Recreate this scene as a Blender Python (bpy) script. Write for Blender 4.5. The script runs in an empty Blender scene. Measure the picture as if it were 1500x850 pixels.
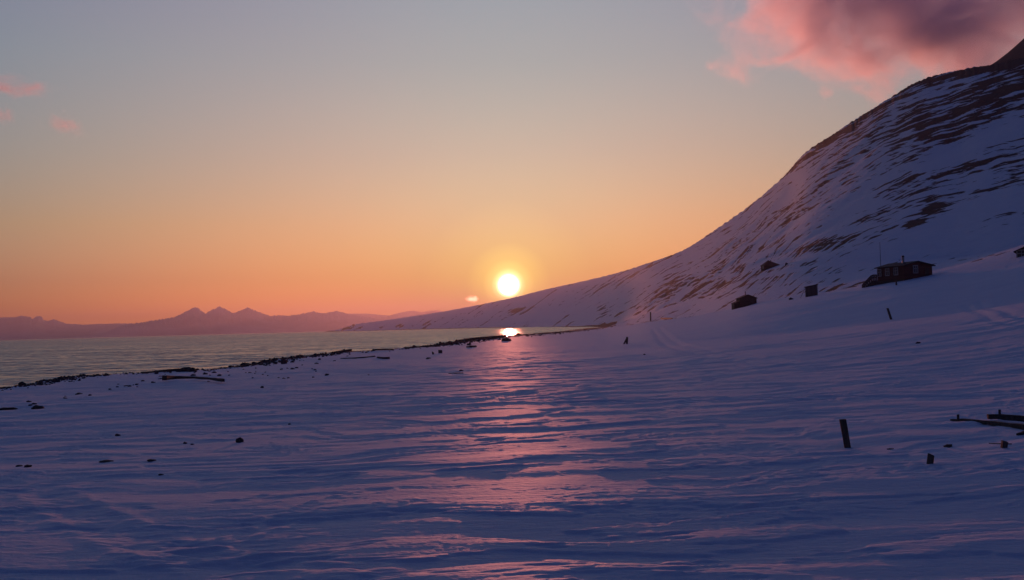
import bpy, bmesh, math, random
import numpy as np
from mathutils import Matrix, Vector

random.seed(7)
sc = bpy.context.scene
COL = sc.collection
R = math.radians

# ------------------------------------------------------------------ camera
CAM_Z = 4.0
FPX = 1458.0                     # focal length in photo pixels (photo 1500 x 850)
ROLL = R(1.55)
PITCH = math.atan(52.5 / FPX)
F_ = Vector((0, math.cos(PITCH), math.sin(PITCH)))
R0 = Vector((1, 0, 0)); U0 = Vector((0, -math.sin(PITCH), math.cos(PITCH)))
RT = R0 * math.cos(ROLL) - U0 * math.sin(ROLL)
UP = R0 * math.sin(ROLL) + U0 * math.cos(ROLL)
cd = bpy.data.cameras.new('camera')
cam = bpy.data.objects.new('camera', cd); COL.objects.link(cam)
m = Matrix.Identity(4)
for i in range(3):
    m[i][0] = RT[i]; m[i][1] = UP[i]; m[i][2] = -F_[i]
m[2][3] = CAM_Z
cam.matrix_world = m
cd.sensor_width = 36.0; cd.lens = FPX / 1500 * 36.0
cd.clip_start = 0.1; cd.clip_end = 200000
sc.camera = cam

def ray(u, v):
    return F_ * FPX + RT * (u - 750) + UP * (425 - v)
def azte(u, v):
    d = ray(u, v); return math.atan2(d.x, d.y), d.z / math.hypot(d.x, d.y)
def az_of(u):                       # azimuth of a pixel column near the horizon
    return azte(u, 477.5 - 0.027 * (u - 750))[0]

# ------------------------------------------------------------------ sun + sky + exposure
SUN_AZ, SUN_TE = azte(745, 418)
SUN_EL = math.atan(SUN_TE)
SUN_DIR = Vector((math.sin(SUN_AZ) * math.cos(SUN_EL), math.cos(SUN_AZ) * math.cos(SUN_EL), math.sin(SUN_EL)))
sl = bpy.data.lights.new('sun', 'SUN'); sl.energy = 2.0; sl.angle = R(0.53); sl.color = (1.0, 0.265, 0.165)
so = bpy.data.objects.new('sun', sl); COL.objects.link(so)
so.rotation_euler = SUN_DIR.to_track_quat('Z', 'Y').to_euler()
sc.view_settings.view_transform = 'Standard'; sc.view_settings.look = 'None'
sc.view_settings.exposure = 0.0; sc.view_settings.gamma = 1.0
sc.view_settings.use_curve_mapping = False

def lin(c):
    return tuple(((x / 255) / 12.92 if x / 255 <= .04045 else ((x / 255 + .055) / 1.055) ** 2.4) for x in c)

world = bpy.data.worlds.new('World'); sc.world = world; world.use_nodes = True
class NT:
    def __init__(s, tree): s.t = tree; s.n = tree.nodes; s.l = tree.links
    def new(s, t, **kw):
        n = s.n.new(t)
        for k, v in kw.items(): setattr(n, k, v)
        return n
    def put(s, sock, v):
        if isinstance(v, bpy.types.NodeSocket): s.l.new(v, sock)
        elif v is not None: sock.default_value = v
    def math(s, op, a, b=None, c=None, clamp=False):
        n = s.new('ShaderNodeMath', operation=op, use_clamp=clamp)
        s.put(n.inputs[0], a); s.put(n.inputs[1], b)
        if c is not None: s.put(n.inputs[2], c)
        return n.outputs[0]
    def vmath(s, op, a, b=None, out=0):
        n = s.new('ShaderNodeVectorMath', operation=op)
        s.put(n.inputs[0], a)
        if b is not None: s.put(n.inputs[1], b)
        return n.outputs[out]
    def mix(s, mode, f, a, b):
        n = s.new('ShaderNodeMix', data_type='RGBA', blend_type=mode, clamp_factor=True)
        s.put(n.inputs[0], f); s.put(n.inputs[6], a); s.put(n.inputs[7], b)
        return n.outputs[2]
    def ramp(s, x, stops, ease='LINEAR'):
        n = s.new('ShaderNodeValToRGB'); r = n.color_ramp; r.interpolation = ease
        while len(r.elements) < len(stops): r.elements.new(0.5)
        for e, (p, c) in zip(r.elements, sorted(stops, key=lambda q: q[0])):
            e.position = p
        for e, (p, c) in zip(r.elements, sorted(stops, key=lambda q: q[0])):
            e.color = (*c, 1) if not isinstance(c, (int, float)) else (c, c, c, 1)
        s.put(n.inputs[0], x); return n.outputs[0]
    def smooth(s, x, a, b):
        n = s.new('ShaderNodeMapRange', interpolation_type='SMOOTHSTEP')
        s.put(n.inputs[0], x); n.inputs[1].default_value = a; n.inputs[2].default_value = b
        return n.outputs[0]
    def noise(s, vec, scale, detail=4, rough=.55, dist=0.):
        n = s.new('ShaderNodeTexNoise'); s.put(n.inputs['Vector'], vec)
        n.inputs['Scale'].default_value = scale; n.inputs['Detail'].default_value = detail
        n.inputs['Roughness'].default_value = rough; n.inputs['Distortion'].default_value = dist
        return n.outputs[0]
    def scale(s, vec, sc_):
        n = s.new('ShaderNodeMapping'); s.put(n.inputs[0], vec); n.inputs[3].default_value = sc_
        return n.outputs[0]

def build_world():
    N = NT(world.node_tree)
    sky = N.new('ShaderNodeTexSky', sky_type='NISHITA')
    sky.sun_disc = False; sky.sun_elevation = SUN_EL; sky.sun_rotation = SUN_AZ
    sky.air_density = 1; sky.dust_density = 1; sky.ozone_density = 1.5
    d = N.new('ShaderNodeTexCoord').outputs['Generated']
    sx = N.new('ShaderNodeSeparateXYZ'); N.put(sx.inputs[0], d)
    el = N.math('MULTIPLY', N.math('ARCSINE', sx.outputs[2]), 180 / math.pi)       # degrees
    az = N.math('ABSOLUTE', N.math('SUBTRACT', N.math('ARCTAN2', sx.outputs[0], sx.outputs[1]), SUN_AZ))
    # the multiplier turns the clear-sky radiance into the dusty evening sky of the photograph
    E_ = (0, 1, 3, 6, 10, 15, 20, 30, 45, 90)
    MC, MS = SKY_C, SKY_S
    K = 12.0
    def r_(M):
        x = N.math('DIVIDE', el, 90.0, clamp=True)
        x = N.math('POWER', x, 0.5)
        st = [((e / 90) ** .5, tuple(c / K for c in mm)) for e, mm in zip(E_, M)]
        return N.ramp(x, st)
    t = N.smooth(az, 0.0, R(26))
    mul = N.mix('MIX', t, r_(MC), r_(MS))
    back = N.smooth(az, R(28), R(75))                                              # the dusky sky away from the sun
    mul = N.mix('MIX', back, mul, tuple(c / K for c in SKY_BACK) + (1,))
    mul = N.vmath('SCALE', mul); mul.node.inputs[3].default_value = K
    c = N.vmath('MULTIPLY', sky.outputs[0], mul)
    # the sun itself and the aureole of scattered light round it
    dt = N.vmath('DOT_PRODUCT', d, tuple(SUN_DIR), out=1)
    ang = N.math('MULTIPLY', N.math('ARCCOSINE', N.math('MINIMUM', dt, 1.0)), 180 / math.pi)
    g = N.ramp(N.math('DIVIDE', ang, 10.0, clamp=True), SUN_GLOW, 'LINEAR')
    g = N.vmath('SCALE', g); g.node.inputs[3].default_value = 20.0 * 10
    c = N.vmath('ADD', c, g)
    bg = world.node_tree.nodes['Background']
    N.put(bg.inputs[0], c); bg.inputs[1].default_value = 0.1

# clear-sky radiance (strength 0.1) at the sun's azimuth and 25 degrees off it, and what the photograph shows there
NIS_C = [(4.2, 1.45, .05), (4.2141, 1.4729, .0591), (3.5773, 1.5437, .1981), (2.2612, 1.1718, .2988), (1.2439, .7471, .3034), (.6111, .4217, .2539), (.3271, .2634, .2086)]
NIS_S = [(.67, .25, .015), (.6778, .2634, .017), (.6709, .3711, .085), (.4928, .3672, .1722), (.3259, .2934, .2099), (.2165, .2186, .1987), (.1537, .1691, .1755)]
RAD_C = [(0.0730, 0.2113, 0.0117), (0.0776, 0.1282, 0.0127), (0.6273, 0.4334, 0.0939), (0.7881, 0.5627, 0.2786), (0.6223, 0.5367, 0.3971), (0.4221, 0.4456, 0.4262), (0.3252, 0.3758, 0.4261)]
RAD_S = [(1.0289, 0.3617, 0.0626), (0.6680, 0.1728, 0.0230), (0.5892, 0.2459, 0.0975), (0.5256, 0.3343, 0.1814), (0.3662, 0.3358, 0.2918), (0.2674, 0.3016, 0.3425), (0.2188, 0.2436, 0.3354)]
HI = [(.68, .79, 1.5), (.66, .77, 1.84), (.64, .75, 1.84)]
SKY_BACK = (.27, .41, 1.12)
SKY_C = [tuple(t / n for t, n in zip(T, N_)) for T, N_ in zip(RAD_C, NIS_C)] + HI
SKY_S = [tuple(t / n for t, n in zip(T, N_)) for T, N_ in zip(RAD_S, NIS_S)] + HI
g_ = lambda r, g, b: (r / 20, g / 20, b / 20)
SUN_GLOW = [(0, g_(7, 7, 6)), (.048, g_(7, 7, 6)), (.06, g_(3.4, 2.8, 1.5)), (.073, g_(1.4, 1.15, .45)), (.1, g_(.75, .6, .12)), (.15, g_(.38, .29, .035)), (.25, g_(.14, .09, .01)), (.5, g_(.025, .014, 0)), (1, (0, 0, 0))]
build_world()
sc.cycles.use_denoising = True
sc.cycles.max_bounces = 6; sc.cycles.volume_bounces = 10; sc.cycles.max_bounces = 12
sc.cycles.caustics_reflective = False; sc.cycles.caustics_refractive = False

# ------------------------------------------------------------------ numpy noise
_rng = np.random.RandomState(3)
_P = _rng.permutation(4096)
_G = _rng.uniform(0, 2 * np.pi, 4096)
_GX, _GY = np.cos(_G), np.sin(_G)
def perlin(x, y, seed=0):
    x = np.asarray(x, float) + seed * 17.31; y = np.asarray(y, float) + seed * 31.7
    xi = np.floor(x).astype(np.int64); yi = np.floor(y).astype(np.int64)
    fx, fy = x - xi, y - yi
    def g(ix, iy, dx, dy):
        h = _P[(_P[ix & 4095] + iy) & 4095]
        return _GX[h] * dx + _GY[h] * dy
    u = fx * fx * fx * (fx * (fx * 6 - 15) + 10); v = fy * fy * fy * (fy * (fy * 6 - 15) + 10)
    a = g(xi, yi, fx, fy); b = g(xi + 1, yi, fx - 1, fy); c = g(xi, yi + 1, fx, fy - 1); d = g(xi + 1, yi + 1, fx - 1, fy - 1)
    return ((a + u * (b - a)) + v * ((c + u * (d - c)) - (a + u * (b - a)))) * 1.5
def fbm(x, y, oct=4, seed=0, gain=.5, lac=2.03):
    s = 0; a = 1; t = 0
    for o in range(oct):
        s = s + a * perlin(x, y, seed + o); t += a; a *= gain; x = x * lac; y = y * lac
    return s / t
def sstep(x, a, b):
    t = np.clip((x - a) / (b - a), 0, 1); return t * t * (3 - 2 * t)
def pchip(xk, yk, x):
    xk = np.asarray(xk, float); yk = np.asarray(yk, float)
    h = np.diff(xk); dl = np.diff(yk) / h
    m_ = np.zeros_like(yk)
    for i in range(1, len(xk) - 1):
        if dl[i - 1] * dl[i] > 0:
            w1 = 2 * h[i] + h[i - 1]; w2 = h[i] + 2 * h[i - 1]
            m_[i] = (w1 + w2) / (w1 / dl[i - 1] + w2 / dl[i])
    x = np.clip(x, xk[0], xk[-1]); k = np.clip(np.searchsorted(xk, x) - 1, 0, len(xk) - 2)
    t = (x - xk[k]) / h[k]
    return ((1 + 2 * t) * (1 - t) ** 2 * yk[k] + t * (1 - t) ** 2 * h[k] * m_[k] + t * t * (3 - 2 * t) * yk[k + 1] + t * t * (t - 1) * h[k] * m_[k + 1])

# ------------------------------------------------------------------ lie of the land (azimuth / distance from the beach)
UK = [-600, 0, 300, 500, 640, 750, 830, 880, 953, 1000, 1100, 1200, 1300, 1400, 1500, 1700, 2300]
AZK = [az_of(u) for u in UK]
Z30 = [1.70, 1.75, 1.80, 1.85, 1.90, 1.95, 1.98, 2.0, 2.0, 2.05, 2.1, 2.15, 2.25, 2.3, 2.4, 2.6, 3.0]
Z80 = [1.4, 1.5, 1.6, 1.65, 1.7, 1.75, 1.8, 1.85, 2.0, 2.2, 2.6, 3.0, 3.5, 4.0, 4.6, 6, 8]
RE = [200, 200, 200, 200, 200, 250, 430, 900, 420, 300, 170, 150, 150, 160, 170, 170, 170]
ZE = [1.2, 1.3, 1.4, 1.4, 1.5, 1.6, 1.0, 0.7, 4.1, 5.0, 6.3, 7.4, 9.0, 11, 14, 18, 25]
RF = [4500, 4500, 4400, 4260, 3650, 2850, 2100, 1350, 620, 450, 290, 250, 235, 230, 225, 220, 220]
VF = [None, None, None, None, None, None, None, None, 459, 446, 404, 385, 380, 377, 362, 340, 300]
ZF = []
for u, r, v in zip(UK, RF, VF):
    ZF.append(3.0 if v is None else CAM_Z + azte(u, v)[1] * r)
RIDGE = [(-600, 512, 5200), (0, 500, 5100), (440, 485.6, 4700), (490, 484, 4500), (503, 480.5, 4450), (520, 475.5, 4430), (560, 470, 4400), (600, 464, 4350), (640, 458, 4300), (690, 449, 4200), (720, 443, 4150), (750, 436.5, 4100), (800, 424, 4050), (850, 413, 3750), (900, 401, 2900), (960, 382, 1900), (1000, 367, 1600), (1050, 335, 1370), (1100, 300, 1170), (1150, 256, 970), (1182, 222, 840), (1220, 196, 745), (1260, 171, 680), (1300, 146, 640), (1340, 122, 610), (1370, 111, 595), (1400, 104, 580), (1430, 98, 560), (1455, 94, 550), (1500, 84, 530), (1600, 60, 500), (2300, -100, 430)]
_ra = [azte(u, v) for u, v, r in RIDGE]
RIDGE_AZ = [a for a, t in _ra]; RIDGE_TE = [t for a, t in _ra]; RIDGE_R = [q[2] for q in RIDGE]
PEAK = [azte(u, v) for u, v in [(1380, 200), (1440, 104), (1459, 91), (1475, 79), (1500, 57), (1530, 30), (1600, -30), (1700, -80), (2300, -150)]]
EDGE = [(0, 569), (60, 560), (110, 550), (200, 545), (290, 541), (350, 536), (430, 523), (500, 516), (560, 513), (620, 508), (660, 502), (700, 497), (760, 491)]

def land(az, r):
    """height of the land before the shore cuts it"""
    az = np.asarray(az, float); r = np.asarray(r, float)
    azn = az + 0.0
    z30 = pchip(AZK, Z30, azn); z80 = pchip(AZK, Z80, azn); rE = pchip(AZK, RE, azn); zE = pchip(AZK, ZE, azn)
    rF = pchip(AZK, RF, azn); zF = pchip(AZK, ZF, azn)
    rR = pchip(RIDGE_AZ, RIDGE_R, azn); tR = pchip(RIDGE_AZ, RIDGE_TE, azn); tN = (perlin(azn * 330, azn * 0, 30) * .0009 + perlin(azn * 1100, azn * 0, 31) * .0005) * np.clip((azn - az_of(700)) / .25, .3, 1)
    lr = np.log(np.maximum(r, .01))
    def seg(r0, z0, r1, z1):
        t = np.clip((lr - np.log(r0)) / (np.log(r1) - np.log(r0)), 0, 1); return z0 + (z1 - z0) * (t * .5 + .5 * t * t * (3 - 2 * t))
    z0 = np.full_like(r, 2.0)
    z = np.where(r < 30, seg(10.0, z0, 30.0, z30), seg(30.0, z30, 80.0, z80))
    z = np.where(r > 80, seg(80.0, z80, rE, zE), z)
    te0 = (zE - CAM_Z) / rE; teF = (zF - CAM_Z) / rF
    t = np.clip((r - rE) / (rF - rE), 0, 1)
    z = np.where(r > rE, CAM_Z + (te0 + (teF - te0) * t) * r, z)
    s = np.clip((r - rF) / (rR - rF), 0, 1)
    z = np.where(r > rF, CAM_Z + (teF + (tR - teF) * (s ** .85) + tN * s ** 14) * r, z)
    zR = CAM_Z + (tR + tN) * rR
    zb = zR - (r - rR) * .22 - 1.2e-4 * (r - rR) ** 2
    z = np.where(r > rR, np.maximum(zb, -2.4), z)
    pa = [a for a, t_ in PEAK]; pt = [t_ for a, t_ in PEAK]
    zp = CAM_Z + pchip(pa, pt, azn) * 850 - (np.sqrt((r - 850) ** 2 + 144) - 12) * .62
    z = np.where((azn > pa[0]) & (r > rR + 30), np.maximum(z, zp), z)
    return z

def march(u, v, fn, rmax=6000):
    a, te = azte(u, v)
    rr = np.geomspace(3, rmax, 4000)
    d = CAM_Z + te * rr - fn(np.full_like(rr, a), rr)
    k = np.where(d < 0)[0]
    if len(k) == 0: return a, rr[-1]
    k = k[0]
    if k == 0: return a, rr[0]
    t = d[k - 1] / (d[k - 1] - d[k]); return a, rr[k - 1] + t * (rr[k] - rr[k - 1])

shore = []
for u, v in EDGE:
    a, r = march(u, v, land, 600)
    shore.append((r * math.sin(a), r * math.cos(a)))
for u, r in [(800, 330), (835, 430), (872, 620), (902, 900)]:
    a = az_of(u); shore.append((r * math.sin(a), r * math.cos(a)))
for u, r in [(908, 1120), (893, 1330), (800, 2050), (740, 2800), (680, 3350), (600, 3850), (515, 4120), (500, 4250)]:
    a = az_of(u); shore.append((r * math.sin(a), r * math.cos(a)))
pre = [(-120, -2500), (-75, -300), (-52, -40), (-42, 0), (-36, 22)]
shore = np.array(pre + shore + [(-900, 4700), (-600, 5600), (400, 7500)])

def shore_dist(x, y):
    """signed distance to the edge of the snow terrace, positive inland"""
    shp = np.shape(x); x = np.ravel(x); y = np.ravel(y)
    best = np.full(x.shape, 1e18); 
    for (ax, ay), (bx, by) in zip(shore[:-1], shore[1:]):
        dx, dy = bx - ax, by - ay
        t = np.clip(((x - ax) * dx + (y - ay) * dy) / (dx * dx + dy * dy), 0, 1)
        q = (x - ax - t * dx) ** 2 + (y - ay - t * dy) ** 2
        best = np.minimum(best, q)
    # inside the water polygon?
    poly = np.vstack([shore, [(-90000, 7500), (-90000, -2500)]])
    ins = np.zeros(x.shape, bool)
    for (ax, ay), (bx, by) in zip(poly, np.roll(poly, -1, 0)):
        c = (ay > y) != (by > y)
        xi = ax + (y - ay) * (bx - ax) / (by - ay if by != ay else 1e-9)
        ins ^= c & (x < xi)
    d = np.sqrt(best); d[ins] *= -1
    return d.reshape(shp)

TRACKS = []          # world polylines of sledge tracks, filled below
def poly_dist(x, y, pts):
    best = np.full(np.shape(x), 1e18)
    for (ax, ay), (bx, by) in zip(pts[:-1], pts[1:]):
        dx, dy = bx - ax, by - ay
        t = np.clip(((x - ax) * dx + (y - ay) * dy) / (dx * dx + dy * dy), 0, 1)
        best = np.minimum(best, (x - ax - t * dx) ** 2 + (y - ay - t * dy) ** 2)
    return np.sqrt(best)

def terrain(az, r, full=False):
    az = np.asarray(az, float); r = np.asarray(r, float)
    x = r * np.sin(az); y = r * np.cos(az)
    z = land(az, r)
    rF = pchip(AZK, RF, az); rR = pchip(RIDGE_AZ, RIDGE_R, az)
    mount = sstep(r, rF * .55, rF * 1.15)
    plain = 1 - mount
    # relief of the mountain: gullies and benches
    rel = fbm(x / 90, y / 130, 5, 40) * 5.0 + fbm(x / 22, y / 30, 4, 50) * 1.3
    amp = mount * np.clip(r / 700, .2, 1.6) * (1 - .75 * sstep(r, rR * .86, rR))
    amp = amp * np.where(az < az_of(760), .35, 1) * (1 - .75 * sstep(r, 700, 1100))
    z = z + rel * amp * .8 + fbm(x / 26, y / 80, 3, 60) * .3 * mount * np.clip(r / 900, .1, 1)
    # wind drifts on the plain, long across the wind
    wx = x + 2.2 * perlin(x / 9, y / 7, 5); wy = y + .9 * perlin(x / 6.5, y / 5, 6) + .35 * perlin(x / 1.9, y / 1.6, 7)
    n1 = perlin(wx / 34, wy / 9.0, 10)
    n2 = perlin(wx / 7.5, wy / 1.9, 11)
    n3 = perlin(wx / 2.6, wy / .62, 12); n4 = perlin(wx / 1.0, wy / .24, 13)
    pat = sstep(fbm(x / 11, y / 6, 3, 14), -.25, .35)
    n5 = perlin(wx / 4.5, wy / 1.1, 18)
    rg = lambda q: 1 - np.sqrt(q * q + .006) * 2.1                  # sharp-crested
    n6 = perlin(wx / .5, wy / .13, 19)
    pat2 = sstep(fbm(x / 5, y / 2.6, 3, 24), -.3, .3)
    h = .12 * n1 + .060 * rg(n2) * (.3 + .7 * pat) + .034 * rg(n5) * (.12 + .88 * pat2) + .024 * rg(n3) * (.1 + .9 * pat) * (.25 + .75 * pat2)
    h = h + .013 * n4 * (.15 + .85 * pat2) + .006 * n6 * (.3 + .7 * pat)
    # wind crust: thin eroded plates with crisp little scarps, and pitted grain
    near_ = 1 - sstep(r, 22, 60)
    q1 = fbm(wx / 1.5, wy / .5, 4, 101, .55); q2 = fbm(wx / .75, wy / .3, 4, 111, .55); q3 = fbm(wx / 4.2, wy / 1.5, 5, 121, .55)
    pat3 = sstep(fbm(x / 3.5, y / 2.2, 3, 131), -.15, .25)
    h = h + .018 * sstep(q1, -.03, .06) * (.1 + .9 * pat3) + .012 * sstep(q2, .0, .07) * pat3 * near_ + .035 * sstep(q3, -.02, .05)
    h = h + near_ * (.006 * fbm(x / .16, y / .11, 3, 141) * (.3 + .7 * pat3) + .004 * fbm(x / .07, y / .06, 2, 151))
    h = h + .22 * perlin(wx / 90, wy / 28, 15) * sstep(r, 25, 90)
    h = h * (.62 - .10 * sstep(r, 28, 120)) * (plain * .96 + .04) * np.where(r < 3, r / 3, 1)
    # trampled and tracked snow
    for pts, w, dep, kind in TRACKS:
        d = poly_dist(x, y, pts)
        if kind == 'rut':
            h = h - dep * np.exp(-(d / w) ** 2) + .45 * dep * np.exp(-((d - 2 * w) / w) ** 2)
        else:
            k = np.exp(-(d / w) ** 2)
            lump = fbm(x / .55, y / .35, 3, 77)
            h = h + k * (dep * 1.6 * lump - dep * .5) + dep * .9 * np.exp(-((d - 1.3 * w) / (.4 * w)) ** 2) * (.5 + lump)
    z = z + h
    d = shore_dist(x, y)
    d = d + np.clip(r * .012, .3, 12) * fbm(x / (4 + r * .02), y / (4 + r * .02), 3, 21)
    w = np.clip(r * .05, 4, 26)
    t = np.clip(-d / w, 0, 1)
    lip = 1 - t * t * (3 - 2 * t)
    zz = np.where(d < 0, z * lip - .02 - 2.2 * sstep(-d, w * .9, w * 2.5), z)
    zz = np.where(d < 0, np.minimum(zz, z), zz)
    if full: return zz, d, w, mount, rF, rR
    return zz

def at(u, v):
    a, r = march(u, v, terrain, 5000)
    return Vector((r * math.sin(a), r * math.cos(a), float(terrain(np.array([a]), np.array([r]))[0]))), a, r
def height(x, y):
    return float(terrain(np.array([math.atan2(x, y)]), np.array([math.hypot(x, y)]))[0])
def flat_at(pts):
    o = []
    for u, v in pts:
        a, r = march(u, v, land, 1500); o.append((r * math.sin(a), r * math.cos(a)))
    return o
TR = []
t_ = flat_at([(820, 590), (900, 588), (1100, 587), (1300, 584), (1560, 578)])
TR.append((t_, .10, .035, 'rut')); TR.append(([(x, y + .75) for x, y in t_], .10, .03, 'rut'))
t_ = flat_at([(1415, 446), (1432, 458), (1455, 470), (1490, 477)])
TR.append((t_, .32, .03, 'rut')); TR.append(([(x + 1.1, y) for x, y in t_], .32, .03, 'rut'))
t_ = flat_at([(957, 482), (968, 500), (990, 512), (1040, 522), (1120, 535)])
TR.append((t_, .35, .05, 'rut')); TR.append(([(x + .9, y + .6) for x, y in t_], .35, .05, 'rut'))
TR.append((flat_at([(-60, 705), (60, 725), (130, 765), (200, 800), (290, 825), (420, 842), (520, 848)]), .26, .024, 'trample'))
TR.append((flat_at([(330, 800), (400, 775), (470, 745), (560, 722)]), .12, .014, 'trample'))
TRACKS = TR

# ------------------------------------------------------------------ materials
def material(name):
    mt = bpy.data.materials.new(name); mt.use_nodes = True
    return mt, NT(mt.node_tree), mt.node_tree.nodes['Principled BSDF']
def position(N): return N.new('ShaderNodeNewGeometry').outputs['Position']
def bump(N, bs, h, strength, dist):
    b = N.new('ShaderNodeBump'); N.put(b.inputs['Height'], h); b.inputs['Strength'].default_value = strength; b.inputs['Distance'].default_value = dist
    N.l.new(b.outputs[0], bs.inputs['Normal']); return b

def snow_material(name, near):
    mt, N, bs = material(name)
    P = position(N)
    at_ = N.new('ShaderNodeAttribute', attribute_name='rock').outputs['Fac']
    big = N.noise(N.scale(P, (.35, .35, .9) if near else (.04, .006, .45)), 1.0, 6, .62)
    fine = N.noise(N.scale(P, (1.2, 1.2, 2.0) if near else (.2, .05, 1.1)), 1.0, 3, .6)
    k = N.math('ADD', at_, N.math('MULTIPLY', N.math('SUBTRACT', big, .5), 1.1 if near else .38))
    k = N.math('ADD', k, N.math('MULTIPLY', N.math('SUBTRACT', fine, .5), .35 if near else .28))
    rock = N.smooth(k, .44, .58)
    rc = N.ramp(N.noise(P, .8, 5, .6), [(.3, (.020, .017, .017)), (.55, (.042, .038, .037)), (.75, (.075, .068, .064))])
    scol = N.ramp(N.noise(N.scale(P, (.25, .6, .6)), 1.0, 4, .5), [(.3, (.78, .80, .84)), (.7, (.86, .87, .89))])
    N.put(bs.inputs['Base Color'], N.mix('MIX', rock, scol, rc))
    rg = N.math('ADD', .66, N.math('MULTIPLY', rock, .2))
    N.put(bs.inputs['Roughness'], rg)
    N.put(bs.inputs['Specular IOR Level'], N.math('SUBTRACT', .38, N.math('MULTIPLY', rock, .2)))
    hN = N.noise(N.scale(P, (1.0, 3.4, 3.4)), 3.2, 5, .62, .4) if near else N.noise(N.scale(P, (.5, .5, 1.2)), .7, 6, .65)
    if near:
        grain = N.noise(P, 55, 2, .6)
        hN = N.math('ADD', hN, N.math('MULTIPLY', grain, .16))
        bump(N, bs, hN, .6, .045)
    else:
        bump(N, bs, N.math('ADD', hN, N.math('MULTIPLY', rock, .4)), .6, 1.2)
    return mt
M_SNOW = snow_material('wind_packed_snow', True)
M_HILL = snow_material('snow_and_scree', False)

def simple(name, cols, scale=(4, 4, 4), rough=.8, bumpd=.01, bscale=12, spec=.3, detail=4):
    mt, N, bs = material(name)
    tc = N.new('ShaderNodeTexCoord').outputs['Object']
    n = N.noise(N.scale(tc, scale), 1.0, detail, .6, .3)
    k = len(cols)
    N.put(bs.inputs['Base Color'], N.ramp(n, [(.3 + .4 * i / max(1, k - 1), c) for i, c in enumerate(cols)]))
    bs.inputs['Roughness'].default_value = rough; bs.inputs['Specular IOR Level'].default_value = spec
    bump(N, bs, N.noise(N.scale(tc, scale), bscale / 4, 4, .6), .6, bumpd)
    return mt
M_WOOD = simple('weathered_wood', [(.035, .028, .024), (.075, .062, .052), (.11, .095, .08)], (14, 14, 2.0), .85, .01)
M_LOG = simple('driftwood', [(.03, .025, .022), (.07, .055, .045), (.10, .085, .07)], (2, 14, 14), .85, .015)
M_STONE = simple('beach_stone', [(.02, .018, .018), (.05, .045, .043), (.09, .08, .075)], (3, 3, 3), .8, .03)
M_METAL = simple('stove_pipe_metal', [(.28, .22, .2), (.36, .3, .27)], (6, 6, 3), .38, .004, spec=.6)
M_DARKMETAL = simple('dark_metal', [(.03, .03, .032), (.06, .055, .055)], (6, 6, 3), .5, .004)
M_ROOF = simple('tarred_roof_felt', [(.022, .020, .022), (.045, .04, .042)], (2, 2, 2), .8, .01)
M_FRAME = simple('painted_frame', [(.30, .27, .25), (.42, .38, .35)], (5, 5, 5), .6, .003)
def plank_material(name, a, b, pitch=.14, axis='z'):
    mt, N, bs = material(name)
    tc = N.new('ShaderNodeTexCoord').outputs['Object']
    sx = N.new('ShaderNodeSeparateXYZ'); N.put(sx.inputs[0], tc)
    c = sx.outputs[2] if axis == 'z' else N.math('ADD', sx.outputs[0], sx.outputs[1])
    q = N.math('DIVIDE', c, pitch)
    fr = N.math('FRACT', q)
    gap = N.math('SUBTRACT', 1.0, N.smooth(N.math('ABSOLUTE', N.math('SUBTRACT', fr, .5)), .42, .5))
    wn = N.new('ShaderNodeTexWhiteNoise', noise_dimensions='1D'); N.put(wn.inputs['W'], N.math('FLOOR', q))
    n = N.noise(N.scale(tc, (3, 3, 10) if axis == 'z' else (8, 8, 2)), 1.2, 4)
    f = N.math('ADD', N.math('MULTIPLY', wn.outputs[0], .5), N.math('MULTIPLY', n, .5))
    N.put(bs.inputs['Base Color'], N.ramp(f, [(.2, a), (.8, b)]))
    bs.inputs['Roughness'].default_value = .75
    bump(N, bs, gap, .8, .015)
    return mt
M_REDWALL = plank_material('red_brown_boards', (.075, .020, .015), (.12, .034, .024))
M_BROWNWALL = plank_material('brown_boards', (.045, .028, .020), (.08, .05, .036))
M_GREYWALL = plank_material('grey_boards', (.055, .05, .046), (.095, .085, .078), .16, 'x')
M_HUTROOF = plank_material('rusty_hut_roof', (.10, .035, .022), (.16, .06, .035), .2, 'x')
def glass_material():
    mt, N, bs = material('window_glass')
    bs.inputs['Base Color'].default_value = (.05, .05, .055, 1); bs.inputs['Roughness'].default_value = .08
    bs.inputs['Specular IOR Level'].default_value = .8
    tc = N.new('ShaderNodeTexCoord').outputs['Object']
    bump(N, bs, N.noise(tc, 3, 2), .15, .01)
    return mt
M_GLASS = glass_material()
WAVE_BIAS = -0.14
def water_material():
    mt, N, bs = material('sea_water')
    P = position(N)
    bs.inputs['Base Color'].default_value = (.018, .040, .080, 1)
    bs.inputs['Roughness'].default_value = .22; bs.inputs['IOR'].default_value = 1.333
    # wave slopes: short chop, longer swell, slow patches of smoother and rougher water
    def vec(sc_, k, det):
        n = N.new('ShaderNodeTexNoise'); N.put(n.inputs['Vector'], N.scale(P, sc_)); n.inputs['Scale'].default_value = 1.0
        n.inputs['Detail'].default_value = det; n.inputs['Roughness'].default_value = .6
        v = N.vmath('SUBTRACT', n.outputs['Color'], (.5, .5, .5))
        return N.vmath('MULTIPLY', v, k)
    patch = N.noise(N.scale(P, (.004, .016, 1)), 1.0, 4, .6)
    chop = N.vmath('SCALE', vec((.5, 1.5, 1), (.9, 1.5, 0), 4)); N.put(chop.node.inputs[3], N.math('ADD', .45, N.math('MULTIPLY', patch, 1.1)))
    swell = N.vmath('ADD', vec((.035, .14, 1), (.2, .52, 0), 3), vec((.006, .03, 1), (.05, .16, 0), 2))
    sl_ = N.vmath('ADD', chop, swell)
    nn = N.vmath('NORMALIZE', N.vmath('ADD', sl_, (0, WAVE_BIAS, 1.0)))
    N.l.new(nn, bs.inputs['Normal'])
    return mt
M_SEA = water_material()

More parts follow.
